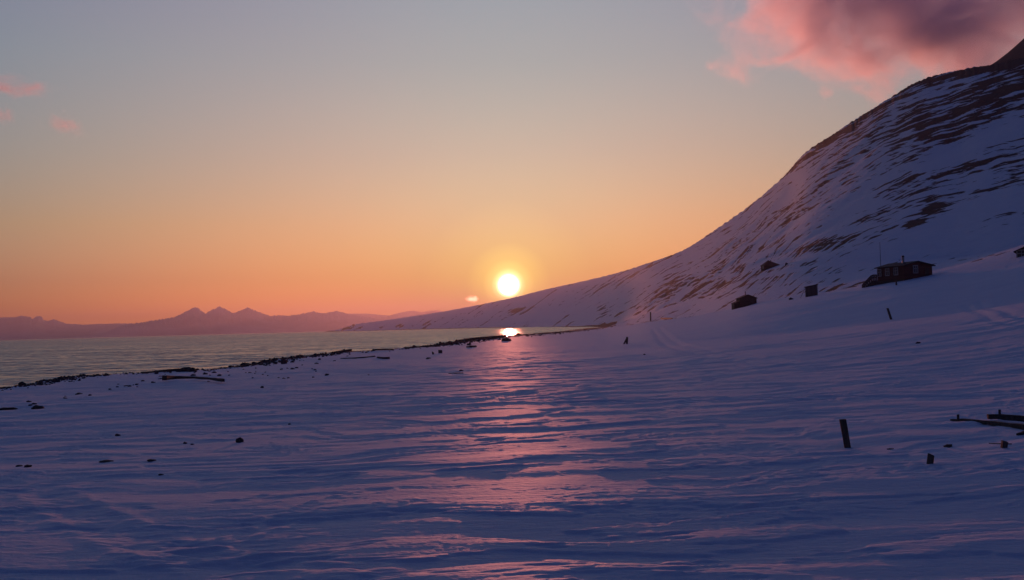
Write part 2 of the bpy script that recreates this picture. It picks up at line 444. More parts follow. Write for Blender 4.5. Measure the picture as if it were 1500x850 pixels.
# ------------------------------------------------------------------ object helpers
def tag(o, label=None, cat=None, group=None, kind=None):
    if label: o['label'] = label
    if cat: o['category'] = cat
    if group: o['group'] = group
    if kind: o['kind'] = kind
    return o
def mesh_np(name, co, quads, mat, tris=None):
    me = bpy.data.meshes.new(name)
    me.vertices.add(len(co)); me.vertices.foreach_set('co', np.asarray(co, np.float32).ravel())
    nq = len(quads); me.loops.add(nq * 4); me.polygons.add(nq)
    me.loops.foreach_set('vertex_index', np.asarray(quads, np.int32).ravel())
    me.polygons.foreach_set('loop_start', np.arange(0, nq * 4, 4, dtype=np.int32))
    me.polygons.foreach_set('loop_total', np.full(nq, 4, np.int32))
    me.polygons.foreach_set('use_smooth', np.ones(nq, bool))
    me.update(calc_edges=True); me.validate()
    me.materials.append(mat)
    o = bpy.data.objects.new(name, me); COL.objects.link(o)
    return o
def add_attr(o, name, vals):
    a = o.data.attributes.new(name, 'FLOAT', 'POINT'); a.data.foreach_set('value', np.asarray(vals, np.float32))

# ------------------------------------------------------------------ ground and mountain: one polar sheet, split at the foot of the slope
def polar_grid(azs, rs):
    A, Rr = np.meshgrid(azs, rs)          # rows = distance
    return A, Rr
fine = np.radians(np.arange(-29.0, 29.01, .058))
azs = np.concatenate([np.radians(np.arange(-180, -29, 1.2)), fine, np.radians(np.arange(29.6, 180.01, 1.2))])
rs = np.concatenate([[.15, .5, 1, 1.5, 2, 2.5], np.geomspace(3, 7.2, 40)[:-1], np.geomspace(7.2, 16, 330)[:-1], np.geomspace(16, 60, 290)[:-1], np.geomspace(60, 200, 150)])
A, RR = polar_grid(azs, rs)
_rR = pchip(RIDGE_AZ, RIDGE_R, azs)
_s = np.linspace(0, 1, 461)[1:, None]
far_rows = 200 * (_rR[None] / 200) ** _s                       # one row lies exactly on the ridge line
back_rows = _rR[None] * np.concatenate([np.geomspace(1.003, 2.0, 190), np.geomspace(2.06, 3.2, 14)])[:, None]
RR = np.concatenate([RR, far_rows, back_rows]); A = np.tile(azs[None], (RR.shape[0], 1))
Z, D, W, MOUNT, RFg, RRg = terrain(A, RR, True)
X = RR * np.sin(A); Y = RR * np.cos(A)

# where bare rock shows through the snow
# photo-pixel guide (level frame): centres of rocky bands as measured, turned into places on the slope
def uv_level(az, te):
    h = np.hypot(1, te)
    dx = np.sin(az) / h; dy = np.cos(az) / h; dz = te / h
    q = dx * F_.x + dy * F_.y + dz * F_.z
    return 750 + FPX * (dx * RT.x + dy * RT.y + dz * RT.z) / q, 425 - FPX * (dx * UP.x + dy * UP.y + dz * UP.z) / q
TE = (land(A, RR) - CAM_Z) / RR
UU, VV = uv_level(A, TE)
BANDS = [  # u, v, half length, half width, tilt (deg, up to the right), weight
    (1420, 155, 130, 22, 12, .50), (1360, 195, 75, 17, 14, .48), (1470, 120, 60, 16, 15, .35), (1400, 112, 60, 8, 16, .35),
    (1290, 156, 70, 8, 33, .75), (1370, 116, 50, 7, 20, .6), (1200, 214, 40, 9, 38, .35), (1240, 215, 50, 16, 28, .16), (1310, 235, 60, 12, 20, .22), (1390, 250, 50, 9, 22, .45), (1330, 258, 45, 8, 25, .36),
    (1470, 232, 45, 12, 20, .38), (1440, 282, 70, 7, 22, .34), (1300, 305, 50, 9, 24, .30), (1372, 303, 28, 17, 20, .36), (1340, 328, 14, 5, 12, .62),
    (1496, 256, 18, 8, 10, .40), (1230, 350, 55, 10, 14, .34), (1130, 358, 30, 6, 18, .30), (1180, 365, 45, 8, 14, .28), (1440, 330, 75, 9, 14, .24),
    (1060, 400, 60, 16, 20, .24), (985, 415, 60, 16, 20, .24), (950, 440, 45, 9, 22, .20), (1045, 425, 50, 12, 18, .24), (905, 412, 40, 9, 22, .22),
    (1120, 330, 70, 14, 30, .16), (1180, 290, 70, 20, 32, .15), (1060, 360, 60, 14, 34, .14), (1150, 400, 60, 18, 20, .18),
    (757, 456, 20, 5, 6, .48), (628, 473, 11, 4.5, 22, .46), (585, 477, 6, 3, 5, .5), (706, 446, 16, 4, 14, .32), (508, 481, 9, 3, 12, .5), (880, 427, 14, 4, 25, .3),
    (905, 396, 60, 4, 16, .2), (1000, 362, 50, 5, 30, .22), (1090, 303, 50, 6, 38, .26), (1160, 245, 40, 7, 44, .28), (1450, 97, 60, 7, 10, .3), (1495, 70, 25, 20, 35, .55),
]
SMOOTHS = [(1440, 305, 90, 16, 22, -.6), (1400, 335, 60, 10, 25, -.5), (1320, 365, 60, 8, 8, -.4), (1400, 222, 110, 9, 22, -.30), (1480, 190, 60, 8, 22, -.25), (1240, 180, 30, 12, 30, .05), (1430, 355, 100, 12, 5, -.5)]
def blobs(U, V, L):
    s = np.zeros_like(U)
    for (u, v, a, b, t, w) in L:
        c, n = math.cos(R(t)), math.sin(R(t))
        p = (U - u) * c - (V - v) * n; q = (U - u) * n + (V - v) * c
        s += w * np.exp(-np.minimum((p / a) ** 2 + (q / b) ** 2, 40) * .9)
    return s
sel = MOUNT > .02
rock = np.full(A.shape, -1.0)
u_, v_ = UU[sel], VV[sel]; x_, y_, z_ = X[sel], Y[sel], Z[sel]
zb_ = land(A, RR)[sel] + 1.6 * fbm(x_ / 40, y_ / 60, 3, 79) + .5 * fbm(x_ / 9, y_ / 12, 3, 78)
# dipping beds: the outcrops run along c = constant
yy = np.clip(y_, 300, 4000); yk = 620 + .14 / .00016
gy = np.where(yy < yk, -.11 * (yy - 620) + .00008 * (yy - 620) ** 2, -.11 * (yk - 620) + .00008 * (yk - 620) ** 2 + .03 * (yy - yk))
c_ = zb_ + gy
fw = sstep(y_, 700, 1500)
st = (1 - fw) * fbm(y_ / 60 + x_ / 130, c_ / 3.1, 4, 81) + fw * fbm(y_ / 500 + x_ / 500, c_ / 5.0, 4, 83)
st2 = (1 - fw) * fbm(y_ / 34 + x_ / 60, c_ / 1.4, 3, 85) + fw * fbm(y_ / 330 + x_ / 330, c_ / 2.8, 3, 87)
# thin ledges and gully lines that cross the slope obliquely, climbing away from the shore
az_s = A[sel]; te_s = TE[sel]
d_az = az_s - az_of(1180); th = np.radians(33 - 55 * np.clip(d_az, 0, .3) + 7 * np.exp(-((d_az + .05) / .06) ** 2))
slope_ = np.tan(th)
e2 = te_s - slope_ * d_az * np.where(d_az > 0, .9, 1) + .004 * fbm(az_s * 22, te_s * 22, 3, 171)
e1 = az_s + te_s * .3
led = fbm(e1 * 19, e2 * 300, 4, 173, .55); led2 = fbm(e1 * 48, e2 * 640, 3, 177, .55)
st = .3 * st + .8 * led; st2 = .25 * st2 + .85 * led2
wgt = blobs(u_, v_, BANDS) + blobs(u_, v_, SMOOTHS)
hi = np.clip((330 - v_) / 250, 0, 1) * .07
rock[sel] = .26 - .02 * fw + hi + np.clip(wgt, -.6, .44) * .72 + st * .62 + st2 * .62 + blobs(u_, v_, [(1490, 78, 35, 15, 35, .4), (1340, 328, 14, 5, 12, .35), (1372, 303, 26, 14, 20, .15)])
# bare beach gravel where the terrace drops to the water
gravel = sstep(-D, W * .10, W * .32) * .9
far = RR > 700
rock = np.maximum(rock, np.where(gravel > 0, gravel * 1.2 - .3, -1))
# pebbly snow just behind the edge of the terrace
edge = np.exp(-np.maximum(D, 0) / np.clip(RR * .035, 1.2, 6)) * (RR < 900)
rock = np.maximum(rock, np.where(D > -6, edge * (.72 + .9 * fbm(X / 1.6, Y / 1.1, 4, 90)) - .04, -1))
strip = (A > az_of(880)) & (A < az_of(992)) & (np.abs(RR - pchip(AZK, RE, A) * 1.02) < pchip(AZK, RE, A) * .05)
rock = np.where(strip, np.maximum(rock, .42 + .5 * fbm(X / 9, Y / 9, 3, 92)), rock)

nr, na = A.shape
idx = np.arange(nr * na).reshape(nr, na)
q = np.stack([idx[:-1, :-1], idx[:-1, 1:], idx[1:, 1:], idx[1:, :-1]], -1)
# close the seam behind the camera
seam = np.stack([idx[:-1, -1], idx[:-1, 0], idx[1:, 0], idx[1:, -1]], -1)[:, None]
q = np.concatenate([q, seam], 1)
zq = Z.ravel()[q].max(-1)
keep = zq > -1.9
mt_q = (RR / RFg).ravel()[q].mean(-1) > .62
co = np.stack([X, Y, Z], -1).reshape(-1, 3)
def sheet(name, mask, mat):
    f = q[mask]
    used, inv = np.unique(f, return_inverse=True)
    o = mesh_np(name, co[used], inv.reshape(-1, 4)[:, ::-1], mat)
    add_attr(o, 'rock', rock.ravel()[used])
    return tag(o, kind='structure')
sheet('snow_ground', keep & ~mt_q, M_SNOW)
sheet('mountain_slope', keep & mt_q, M_HILL)

# sea
ra = np.concatenate([[5], np.geomspace(20, 19500, 60)]); aa = np.radians(np.arange(-100, 101, 2.0))
GA, GR = np.meshgrid(aa, ra)
ii = np.arange(GA.size).reshape(GA.shape)
qq = np.stack([ii[:-1, :-1], ii[1:, :-1], ii[1:, 1:], ii[:-1, 1:]], -1).reshape(-1, 4)
sea = mesh_np('sea', np.stack([GR * np.sin(GA), GR * np.cos(GA), 0 * GR], -1).reshape(-1, 3), qq[:, ::-1] if False else qq, M_SEA)
tag(sea, kind='structure')
if sea.data.polygons[0].normal.z < 0: sea.data.flip_normals()

# mountains across the fjord
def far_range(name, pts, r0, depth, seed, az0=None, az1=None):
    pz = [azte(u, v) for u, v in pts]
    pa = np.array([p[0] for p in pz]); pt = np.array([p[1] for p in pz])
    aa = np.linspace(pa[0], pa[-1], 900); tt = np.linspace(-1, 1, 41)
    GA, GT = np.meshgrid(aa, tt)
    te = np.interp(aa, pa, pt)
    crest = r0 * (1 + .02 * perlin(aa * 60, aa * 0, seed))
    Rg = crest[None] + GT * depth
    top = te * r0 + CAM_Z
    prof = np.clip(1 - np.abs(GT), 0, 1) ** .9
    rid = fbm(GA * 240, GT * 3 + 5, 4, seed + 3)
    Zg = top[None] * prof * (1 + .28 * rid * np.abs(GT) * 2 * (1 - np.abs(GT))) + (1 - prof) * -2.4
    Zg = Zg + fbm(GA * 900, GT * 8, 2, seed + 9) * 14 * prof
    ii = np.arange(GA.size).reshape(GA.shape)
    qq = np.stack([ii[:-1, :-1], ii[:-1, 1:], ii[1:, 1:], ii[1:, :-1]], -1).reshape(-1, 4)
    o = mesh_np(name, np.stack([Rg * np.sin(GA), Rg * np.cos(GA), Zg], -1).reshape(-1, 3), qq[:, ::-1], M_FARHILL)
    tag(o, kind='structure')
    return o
def farhill_material():
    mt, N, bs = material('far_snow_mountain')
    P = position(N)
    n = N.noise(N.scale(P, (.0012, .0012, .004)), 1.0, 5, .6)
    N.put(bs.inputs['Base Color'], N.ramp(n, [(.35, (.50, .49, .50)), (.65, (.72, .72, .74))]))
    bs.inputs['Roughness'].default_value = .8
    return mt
M_FARHILL = farhill_material()
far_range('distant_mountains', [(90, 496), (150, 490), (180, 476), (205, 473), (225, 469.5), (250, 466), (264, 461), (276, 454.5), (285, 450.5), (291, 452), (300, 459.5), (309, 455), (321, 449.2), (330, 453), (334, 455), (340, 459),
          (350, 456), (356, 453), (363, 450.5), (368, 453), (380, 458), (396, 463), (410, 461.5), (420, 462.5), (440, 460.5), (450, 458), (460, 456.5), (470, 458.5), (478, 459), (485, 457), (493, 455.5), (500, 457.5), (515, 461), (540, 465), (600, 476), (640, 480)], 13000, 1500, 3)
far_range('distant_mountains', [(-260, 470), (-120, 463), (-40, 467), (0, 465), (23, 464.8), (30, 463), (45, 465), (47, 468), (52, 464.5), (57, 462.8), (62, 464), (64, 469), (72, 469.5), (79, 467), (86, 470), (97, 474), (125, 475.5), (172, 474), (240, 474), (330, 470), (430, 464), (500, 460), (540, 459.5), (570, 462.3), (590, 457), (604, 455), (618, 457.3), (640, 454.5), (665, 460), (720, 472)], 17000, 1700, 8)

# the air
def haze():
    bm = bmesh.new(); bmesh.ops.create_cube(bm, size=1)
    me = bpy.data.meshes.new('haze'); bm.to_mesh(me); bm.free()
    o = bpy.data.objects.new('haze', me); COL.objects.link(o)
    y0, y1 = -9000, 20000
    o.scale = (60000, y1 - y0, 440.0); o.location = (0, (y0 + y1) / 2, 440.0 / 2 - 3.4 - .0)
    mt = bpy.data.materials.new('thin_evening_haze'); mt.use_nodes = True
    nt = mt.node_tree; nt.nodes.remove(nt.nodes['Principled BSDF'])
    v = nt.nodes.new('ShaderNodeVolumePrincipled')
    v.inputs['Color'].default_value = HAZE_COLOR; v.inputs['Density'].default_value = HAZE_DENSITY; v.inputs['Anisotropy'].default_value = HAZE_G
    nt.links.new(v.outputs[0], nt.nodes['Material Output'].inputs['Volume'])
    me.materials.append(mt); tag(o, kind='stuff')
HAZE_COLOR = (.52, .50, .56, 1); HAZE_DENSITY = 7.0e-5; HAZE_G = .68
haze()

# ------------------------------------------------------------------ builders
def box(bm, x0, x1, y0, y1, z0, z1, M=None):
    r = bmesh.ops.create_cube(bm, size=1)
    T = Matrix.Translation(((x0 + x1) / 2, (y0 + y1) / 2, (z0 + z1) / 2)) @ Matrix.Diagonal((abs(x1 - x0), abs(y1 - y0), abs(z1 - z0), 1))
    bmesh.ops.transform(bm, matrix=(M @ T) if M else T, verts=r['verts']); return r['verts']
def bar(bm, p, q, w, h=None, seg=0, r2=None, roll=0):
    """a squared (seg=0) or round bar from p to q"""
    p, q = Vector(p), Vector(q); d = q - p
    M = Matrix.Translation((p + q) / 2) @ d.to_track_quat('Z', 'Y').to_matrix().to_4x4() @ Matrix.Rotation(roll, 4, 'Z')
    if seg:
        r = bmesh.ops.create_cone(bm, cap_ends=True, segments=seg, radius1=w / 2, radius2=(w if r2 is None else r2) / 2, depth=d.length)
        bmesh.ops.transform(bm, matrix=M, verts=r['verts'])
    else:
        r = bmesh.ops.create_cube(bm, size=1)
        bmesh.ops.transform(bm, matrix=M @ Matrix.Diagonal((w, h or w, d.length, 1)), verts=r['verts'])
    return r['verts']
def poly_prism(bm, pts, y0, y1):
    """outline in x-z, extruded along y"""
    a = [bm.verts.new((x, y0, z)) for x, z in pts]; b = [bm.verts.new((x, y1, z)) for x, z in pts]
    bm.faces.new(a); bm.faces.new(b[::-1]); n = len(pts)
    for i in range(n): bm.faces.new((a[i], b[i], b[(i + 1) % n], a[(i + 1) % n])[::-1])
    bmesh.ops.recalc_face_normals(bm, faces=bm.faces[:])
def wear(bm, amp, f, seed=0, cuts=0):
    if cuts: bmesh.ops.subdivide_edges(bm, edges=bm.edges[:], cuts=cuts, use_grid_fill=True)
    from mathutils import noise
    for v in bm.verts:
        v.co += noise.noise_vector(v.co * f + Vector((seed, seed * 2.1, 0))) * amp
def obj(name, bm, mat, parent=None, smooth=False, bevel=0):
    if bevel: bmesh.ops.bevel(bm, geom=bm.edges[:], offset=bevel, segments=1, affect='EDGES')
    me = bpy.data.meshes.new(name); bm.to_mesh(me); bm.free()
    if smooth:
        for p in me.polygons: p.use_smooth = True
    me.materials.append(mat)
    o = bpy.data.objects.new(name, me); COL.objects.link(o)
    if parent: o.parent = parent
    return o
def thing(name, label, cat, loc, rz=0, group=None):
    o = bpy.data.objects.new(name, None); COL.objects.link(o); o.empty_display_size = .2
    o.location = loc; o.rotation_euler = (0, 0, rz); return tag(o, label, cat, group)
def facing(az): return -az          # z rotation that turns local +Y away from the camera
BM = bmesh.new

def gable_house(root, LX, LY, eave, ridge, wallmat, roofmat, over=.25, base=-1.6, ridge_at=.5):
    """ridge runs along local Y; gable end is the face y=0"""
    bm = BM(); rx = LX * ridge_at
    poly_prism(bm, [(0, base), (LX, base), (LX, eave), (rx, ridge), (0, eave)], 0, LY)
    w = obj('wall', bm, wallmat, root)
    bm = BM(); t = .12
    sl1 = (ridge - eave) / rx; sl2 = (ridge - eave) / (LX - rx)
    poly_prism(bm, [(-over, eave - over * sl1 + .01), (rx, ridge + .01), (LX + over, eave - over * sl2 + .01), (LX + over, eave - over * sl2 + t), (rx, ridge + t + .02), (-over, eave - over * sl1 + t)], -over, LY + over)
    r = obj('roof', bm, roofmat, root)
    return w, r
def window(root, M, w, h, cross=True):
    """window on a wall, M places it: local x along the wall, y outwards, z up"""
    bm = BM(); t = .09
    box(bm, -w / 2 - t, w / 2 + t, -.04, .05, -h / 2 - t, -h / 2, M); box(bm, -w / 2 - t, w / 2 + t, -.04, .05, h / 2, h / 2 + t, M)
    box(bm, -w / 2 - t, -w / 2, -.04, .05, -h / 2, h / 2, M); box(bm, w / 2, w / 2 + t, -.04, .05, -h / 2, h / 2, M)
    if cross:
        box(bm, -.025, .025, -.02, .04, -h / 2, h / 2, M); box(bm, -w / 2, -.026, -.02, .035, .05, .1, M); box(bm, .026, w / 2, -.02, .035, .05, .1, M)
    f = obj('window', bm, M_FRAME, root)
    bm = BM(); box(bm, -w / 2, w / 2, -.03, .012, -h / 2, h / 2, M)
    obj('pane', bm, M_GLASS, f); return f
def wall_M(root_axis, pos):
    """root_axis 'front': wall y=0 looking to -Y; 'left': wall x=0 looking to -X"""
    if root_axis == 'front': Q = Matrix.Rotation(math.pi, 4, 'Z')
    else: Q = Matrix.Rotation(math.pi / 2, 4, 'Z')
    return Matrix.Translation(pos) @ Q

# ------------------------------------------------------------------ the cabins under the slope
def corner_rot(az, turn):
    """local X runs right and away from the camera by 'turn', local Y left and away"""
    d = Vector((math.sin(az), math.cos(az))); r = Vector((math.cos(az), -math.sin(az)))
    X = r * math.cos(turn) + d * math.sin(turn); return math.atan2(X.y, X.x)

p, a, r = at(1325, 411); S = r / FPX
root = thing('cabin', 'largest dark red cabin with a tall chimney and railed steps on the slope', 'cabin', p, corner_rot(a, R(42)))
LX = 36 * S / math.cos(R(42)); LY = 35 * S / math.sin(R(42)); k_ = S / .125 * .95
wl, rf = gable_house(root, LX, LY, 2.62 * k_, 3.3 * k_, M_REDWALL, M_ROOF, .28, -2.2, .46)
for fy in (.30, .62, .93):
    window(root, wall_M('left', (0, LY * fy, 1.75 * k_)), .85 * k_, 1.15 * k_)
window(root, wall_M('front', (LX * .40, 0, 2.0 * k_)), .85 * k_, 1.2 * k_)
bm = BM(); box(bm, LX * .72, LX * .88, -.05, .04, .35 * k_, 2.2 * k_)
dr = obj('door', bm, M_BROWNWALL, root)
bm = BM(); bar(bm, (LX * .745, -.10, 1.25 * k_), (LX * .745, -.10, 1.4 * k_), .03, seg=8); obj('handle', bm, M_METAL, dr)
bm = BM(); bar(bm, (LX * .25, LY * .28, 2.3 * k_), (LX * .25, LY * .28, 4.35 * k_), .42 * k_, seg=16); ch = obj('chimney', bm, M_METAL, rf, True)
bm = BM(); bar(bm, (LX * .25, LY * .28, 4.35 * k_), (LX * .25, LY * .28, 4.62 * k_), .52 * k_, seg=16, r2=.40 * k_); obj('chimney_cap', bm, M_DARKMETAL, ch, True)
bm = BM()                                   # timber skirt the cabin stands on
box(bm, -.18, LX + .12, -.2, -.0, -2.2, .22 * k_); box(bm, -.2, -.0, .003, LY + .15, -2.2, .20 * k_)
obj('plinth', bm, M_WOOD, root)
u1 = Vector((-math.cos(R(42)), math.sin(R(42)), 0)).normalized()      # towards the left in the picture
w1 = Vector((math.sin(R(42)), math.cos(R(42)), 0))
bm = BM(); n = 9; st_ = Vector((-.1, LY, 0)); run = 20 * S
def step_h(t): return .35 * k_ - 1.75 * k_ * max(0, (t - .35)) / .65
for i in range(7):
    t = .36 + i * .1
    c = st_ + u1 * run * t + Vector((0, 0, step_h(t)))
    box(bm, -run * .052, run * .052, -.9, .0, -1.2, .0, Matrix.Translation(c) @ Matrix.Rotation(math.atan2(u1.y, u1.x), 4, 'Z'))
box(bm, 0, run * .34, -1.0, 0, -1.2, .35 * k_, Matrix.Translation(st_) @ Matrix.Rotation(math.atan2(u1.y, u1.x), 4, 'Z'))
stp = obj('steps', bm, M_WOOD, root)
for side in (.05, 1.0):
    prev = None; bm = BM()
    for i in range(n):
        t = .03 + .97 * i / (n - 1); c = st_ + u1 * run * t - w1 * 0 + Vector((0, 0, step_h(t)))
        c = c + Matrix.Rotation(math.atan2(u1.y, u1.x), 3, 'Z') @ Vector((0, -side, 0))
        top = c + Vector((0, 0, 1.05 * k_))
        bar(bm, c - Vector((0, 0, .4)), top, .11)
        if prev:
            for h in (0, -.45 * k_): bar(bm, prev + Vector((0, 0, h)), top + Vector((0, 0, h)), .05, .13)
        prev = top
    obj('railing', bm, M_GREYWALL, root)
bm = BM()
for i in range(5): box(bm, LX + .02, LX + 17 * S / math.cos(R(42)) * .9, .5 + i * .42, .88 + i * .42, .62 * k_, .72 * k_)
box(bm, LX + .3, LX + .5, .4, 2.6, -1, .62 * k_); box(bm, LX + 1.5, LX + 1.7, .4, 2.6, -1, .62 * k_)
obj('deck', bm, M_WOOD, root)

p, a, r = at(1291, 410); S = r / FPX
bm = BM(); bar(bm, (0, 0, -.5), (0, 0, 52 * S), .11, seg=8, r2=.05)
m_ = obj('antenna_mast', bm, M_DARKMETAL, None, True); m_.location = p; tag(m_, 'thin tall antenna mast at the left end of the largest cabin', 'antenna')

p, a, r = at(1098, 447.5); S = r / FPX
root = thing('shack', 'low dark shack with a stove pipe and a lean-to, lowest on the slope', 'shack', p, corner_rot(a, R(14)))
LX = 23 * S / math.cos(R(14)); LY = 2.7
root.location = p - Vector((math.cos(a), -math.sin(a), 0)) * 13 * S
gable_house(root, LX, LY, 10 * S, 14.5 * S, M_BROWNWALL, M_ROOF, .15, -1.2, .5)
bm = BM(); bar(bm, (LX * .42, 1.0, 12.5 * S), (LX * .42, 1.0, 20.5 * S), .14, seg=10); obj('stove_pipe', bm, M_DARKMETAL, root, True)
bm = BM(); poly_prism(bm, [(-8 * S, -1), (-.02, -1), (-.02, 6 * S), (-8 * S, 4.4 * S)], .3, LY - .4); obj('lean_to', bm, M_BROWNWALL, root)
bm = BM(); box(bm, LX * .62, LX * .62 + .7, -.04, .03, .05, 9 * S); d_ = obj('door', bm, M_WOOD, root)
bm = BM(); bar(bm, (LX * .62 + .1, -.07, 5 * S), (LX * .62 + .1, -.07, 6 * S), .025, seg=8); obj('handle', bm, M_METAL, d_)

p, a, r = at(1188, 434); S = r / FPX
root = thing('outhouse', 'narrow grey upright shed with a plank leaning on its left side', 'shed', p - Vector((math.cos(a), -math.sin(a), 0)) * 7.5 * S, corner_rot(a, R(-5)))
w_ = 15.5 * S
bm = BM(); poly_prism(bm, [(0, -1), (w_, -1), (w_, 15.5 * S), (0, 12.6 * S)], 0, 1.5); obj('wall', bm, M_GREYWALL, root)
bm = BM(); poly_prism(bm, [(-.12, 12.4 * S), (w_ + .1, 15.7 * S), (w_ + .1, 16.5 * S), (-.12, 13.3 * S)], -.14, 1.62); obj('roof', bm, M_ROOF, root)
bm = BM(); box(bm, w_ * .3, w_ * .8, -.035, .03, .1, 12 * S); d_ = obj('door', bm, M_GREYWALL, root)
bm = BM(); box(bm, w_ * .70, w_ * .74, -.08, -.036, 6 * S, 7 * S); obj('handle', bm, M_DARKMETAL, d_)
bm = BM(); bar(bm, (-7.5 * S, .2, -.3), (-.08, .25, 10.5 * S), .14, .05); pr = obj('plank', bm, M_WOOD, None); pr.matrix_world = Matrix.Translation(root.location) @ Matrix.Rotation(root.rotation_euler.z, 4, 'Z')
tag(pr, 'slanting plank propped against the left side of the narrow grey shed', 'plank')

p, a, r = at(1132, 392); S = r / FPX
root = thing('hut', 'small rusty brown hut with a sagging tent-shaped roof, highest on the slope', 'hut', p - Vector((math.cos(a), -math.sin(a), 0)) * 12 * S, corner_rot(a, R(20)))
bm = BM()
# short plank walls under a roof whose ridge falls to the right
L_ = 24 * S; D_ = 3.0
box(bm, .1, L_ * .8, 0, D_, -1.6, 3.6 * S); obj('wall', bm, M_BROWNWALL, root)
bm = BM()
V = [(-.2, -.4, 3.2 * S), (L_ + .6, -.4, 2.6 * S), (L_ + .6, D_ + .3, 2.6 * S), (-.2, D_ + .3, 3.2 * S), (L_ * .36, D_ * .45, 11.2 * S), (L_ * .62, D_ * .45, 8.6 * S)]
vs = [bm.verts.new(v) for v in V]
for f in [(0, 1, 5, 4), (1, 2, 5), (2, 3, 4, 5), (3, 0, 4), (0, 3, 2, 1)]: bm.faces.new([vs[i] for i in f])
bmesh.ops.recalc_face_normals(bm, faces=bm.faces[:]); obj('roof', bm, M_HUTROOF, root)
bm = BM(); box(bm, .05, .098, .5, 1.6, -.2, 3.1 * S); obj('door', bm, M_FRAME, root)

p, a, r = at(1489, 378); S = r / FPX
root = thing('cottage', 'dark cottage with a pitched roof, cut by the right edge of the photo', 'cottage', p, corner_rot(a, R(-4)))
LX = 30 * S; LY = 3.6
gable_house(root, LX, LY, 8.5 * S, 15 * S, M_BROWNWALL, M_ROOF, .25, -1.8, .5)
window(root, wall_M('front', (LX * .2, 0, 4.6 * S)), .8, .8); window(root, wall_M('front', (LX * .62, 0, 4.6 * S)), .8, .8)
bm = BM(); bar(bm, (LX * .5, 2.4, 12 * S), (LX * .5, 2.4, 20 * S), .4, seg=12); obj('chimney', bm, M_METAL, root, True)

# ------------------------------------------------------------------ posts, stakes and driftwood
def post(u, vb, hpx, wpx, lean_u, label, name='post', cat='post', mat=None, dep=1.0, tip=None, group=None, lean_y=0.0, rz=.3):
    p, a, r = at(u, vb); S = r / FPX
    h, w = hpx * S, wpx * S
    bm = BM(); top = Vector((lean_u * S, lean_y * h, h))
    base = -top.normalized() * .35
    vs = bar(bm, base, top, w, w * dep, roll=rz)
    if tip:
        for v in bm.verts:
            if v.co.z > h * .6 and v.co.x > top.x: v.co.z -= tip * S
    bmesh.ops.subdivide_edges(bm, edges=bm.edges[:], cuts=5, use_grid_fill=True)
    wear(bm, w * .06, 2.5 / w, u)
    o = obj(name, bm, mat or M_WOOD); o.location = p; o.rotation_euler = (0, 0, facing(a))
    return tag(o, label, cat, group)
post(1241.5, 655.5, 39, 8.6, -5.0, 'thick square wooden post standing alone in the near snow at right', lean_y=.03, tip=.8)
post(1362, 679, 13, 6, 2.2, 'short broken stake leaning right, nearest to the photo bottom', 'stake', 'stake', tip=2, lean_y=.05)
post(1305.5, 468, 16, 2.6, -4.2, 'thin dark stake leaning left in open snow below the largest cabin', 'stake', 'stake', tip=1)
post(953, 470.5, 13, 1.6, .3, 'thin upright pole at the foot of the slope near the end of the bay', 'pole', 'pole', M_DARKMETAL)
post(1313, 418, 6, 1.6, 0, 'small low stake just under the largest cabin', 'stake', 'stake')
post(645, 517.5, 5, 4.5, 0, 'square stub of timber on the snow near the shore edge, right one of a pair', 'stake', 'stake', tip=.6)
post(634.5, 519, 4, 2.4, -.4, 'pointed stub of timber on the snow near the shore edge, left one of a pair', 'stake', 'stake', tip=1.5)
# two boards leaning together, snow drifted at their foot
p, a, r = at(917, 504); S = r / FPX
bm = BM(); bar(bm, (-5 * S, 0, -.25), (2.2 * S, .1, 9.6 * S), 3.2 * S, .08, roll=.1); wear(bm, .02, 4, 1, 3)
o = obj('leaning_board', bm, M_WOOD); o.location = p; o.rotation_euler = (0, 0, facing(a)); tag(o, 'long board slanting to the left, one of two leaning in the middle snow', 'board')
bm = BM(); bar(bm, (1.0 * S, -.1, -.3), (2.0 * S, .02, 10.2 * S), 2.6 * S, .10, roll=-.1); wear(bm, .02, 4, 2, 3)
o = obj('leaning_board', bm, M_WOOD); o.location = p; o.rotation_euler = (0, 0, facing(a)); tag(o, 'upright board behind the slanting one in the middle snow', 'board')

def beam(pts, label, name='driftwood_beam', cat='driftwood', mat=None, round_=False, group=None, depth=None, seed=0, lift=0.0, part=None):
    """a timber along photo points (u, v, thickness px), each laid on the ground where that pixel meets it"""
    P3 = []; 
    for u, v, t in pts:
        q, a, r = at(u, v); P3.append((q, t * r / FPX))
    o0 = P3[0][0].copy()
    bm = BM(); n = 10 if round_ else 4; rings = []
    for i, (q, t) in enumerate(P3):
        d = (P3[min(i + 1, len(P3) - 1)][0] - P3[max(i - 1, 0)][0]); d.normalize()
        sd = d.cross(Vector((0, 0, 1))).normalized(); up = sd.cross(d)
        c = q - o0 + Vector((0, 0, t * .30 + lift)); rg = []
        for k in range(n):
            an = 2 * math.pi * (k + .5) / n
            s_ = .5 * t * (1 if round_ else 1.35)
            rg.append(bm.verts.new(c + sd * math.cos(an) * s_ * (depth or 1) + up * math.sin(an) * s_))
        rings.append(rg)
    for A_, B_ in zip(rings[:-1], rings[1:]):
        for k in range(n): bm.faces.new((A_[k], A_[(k + 1) % n], B_[(k + 1) % n], B_[k]))
    bm.faces.new(rings[0][::-1]); bm.faces.new(rings[-1])
    bmesh.ops.recalc_face_normals(bm, faces=bm.faces[:])
    bmesh.ops.subdivide_edges(bm, edges=bm.edges[:], cuts=3, use_grid_fill=True)
    tm = sum(t for q, t in P3) / len(P3)
    wear(bm, tm * .10, 1.6 / tm, seed + pts[0][0] * .13)
    o = obj(name, bm, mat or M_LOG, None, round_); o.location = o0
    return tag(o, label, cat, group), P3, o0
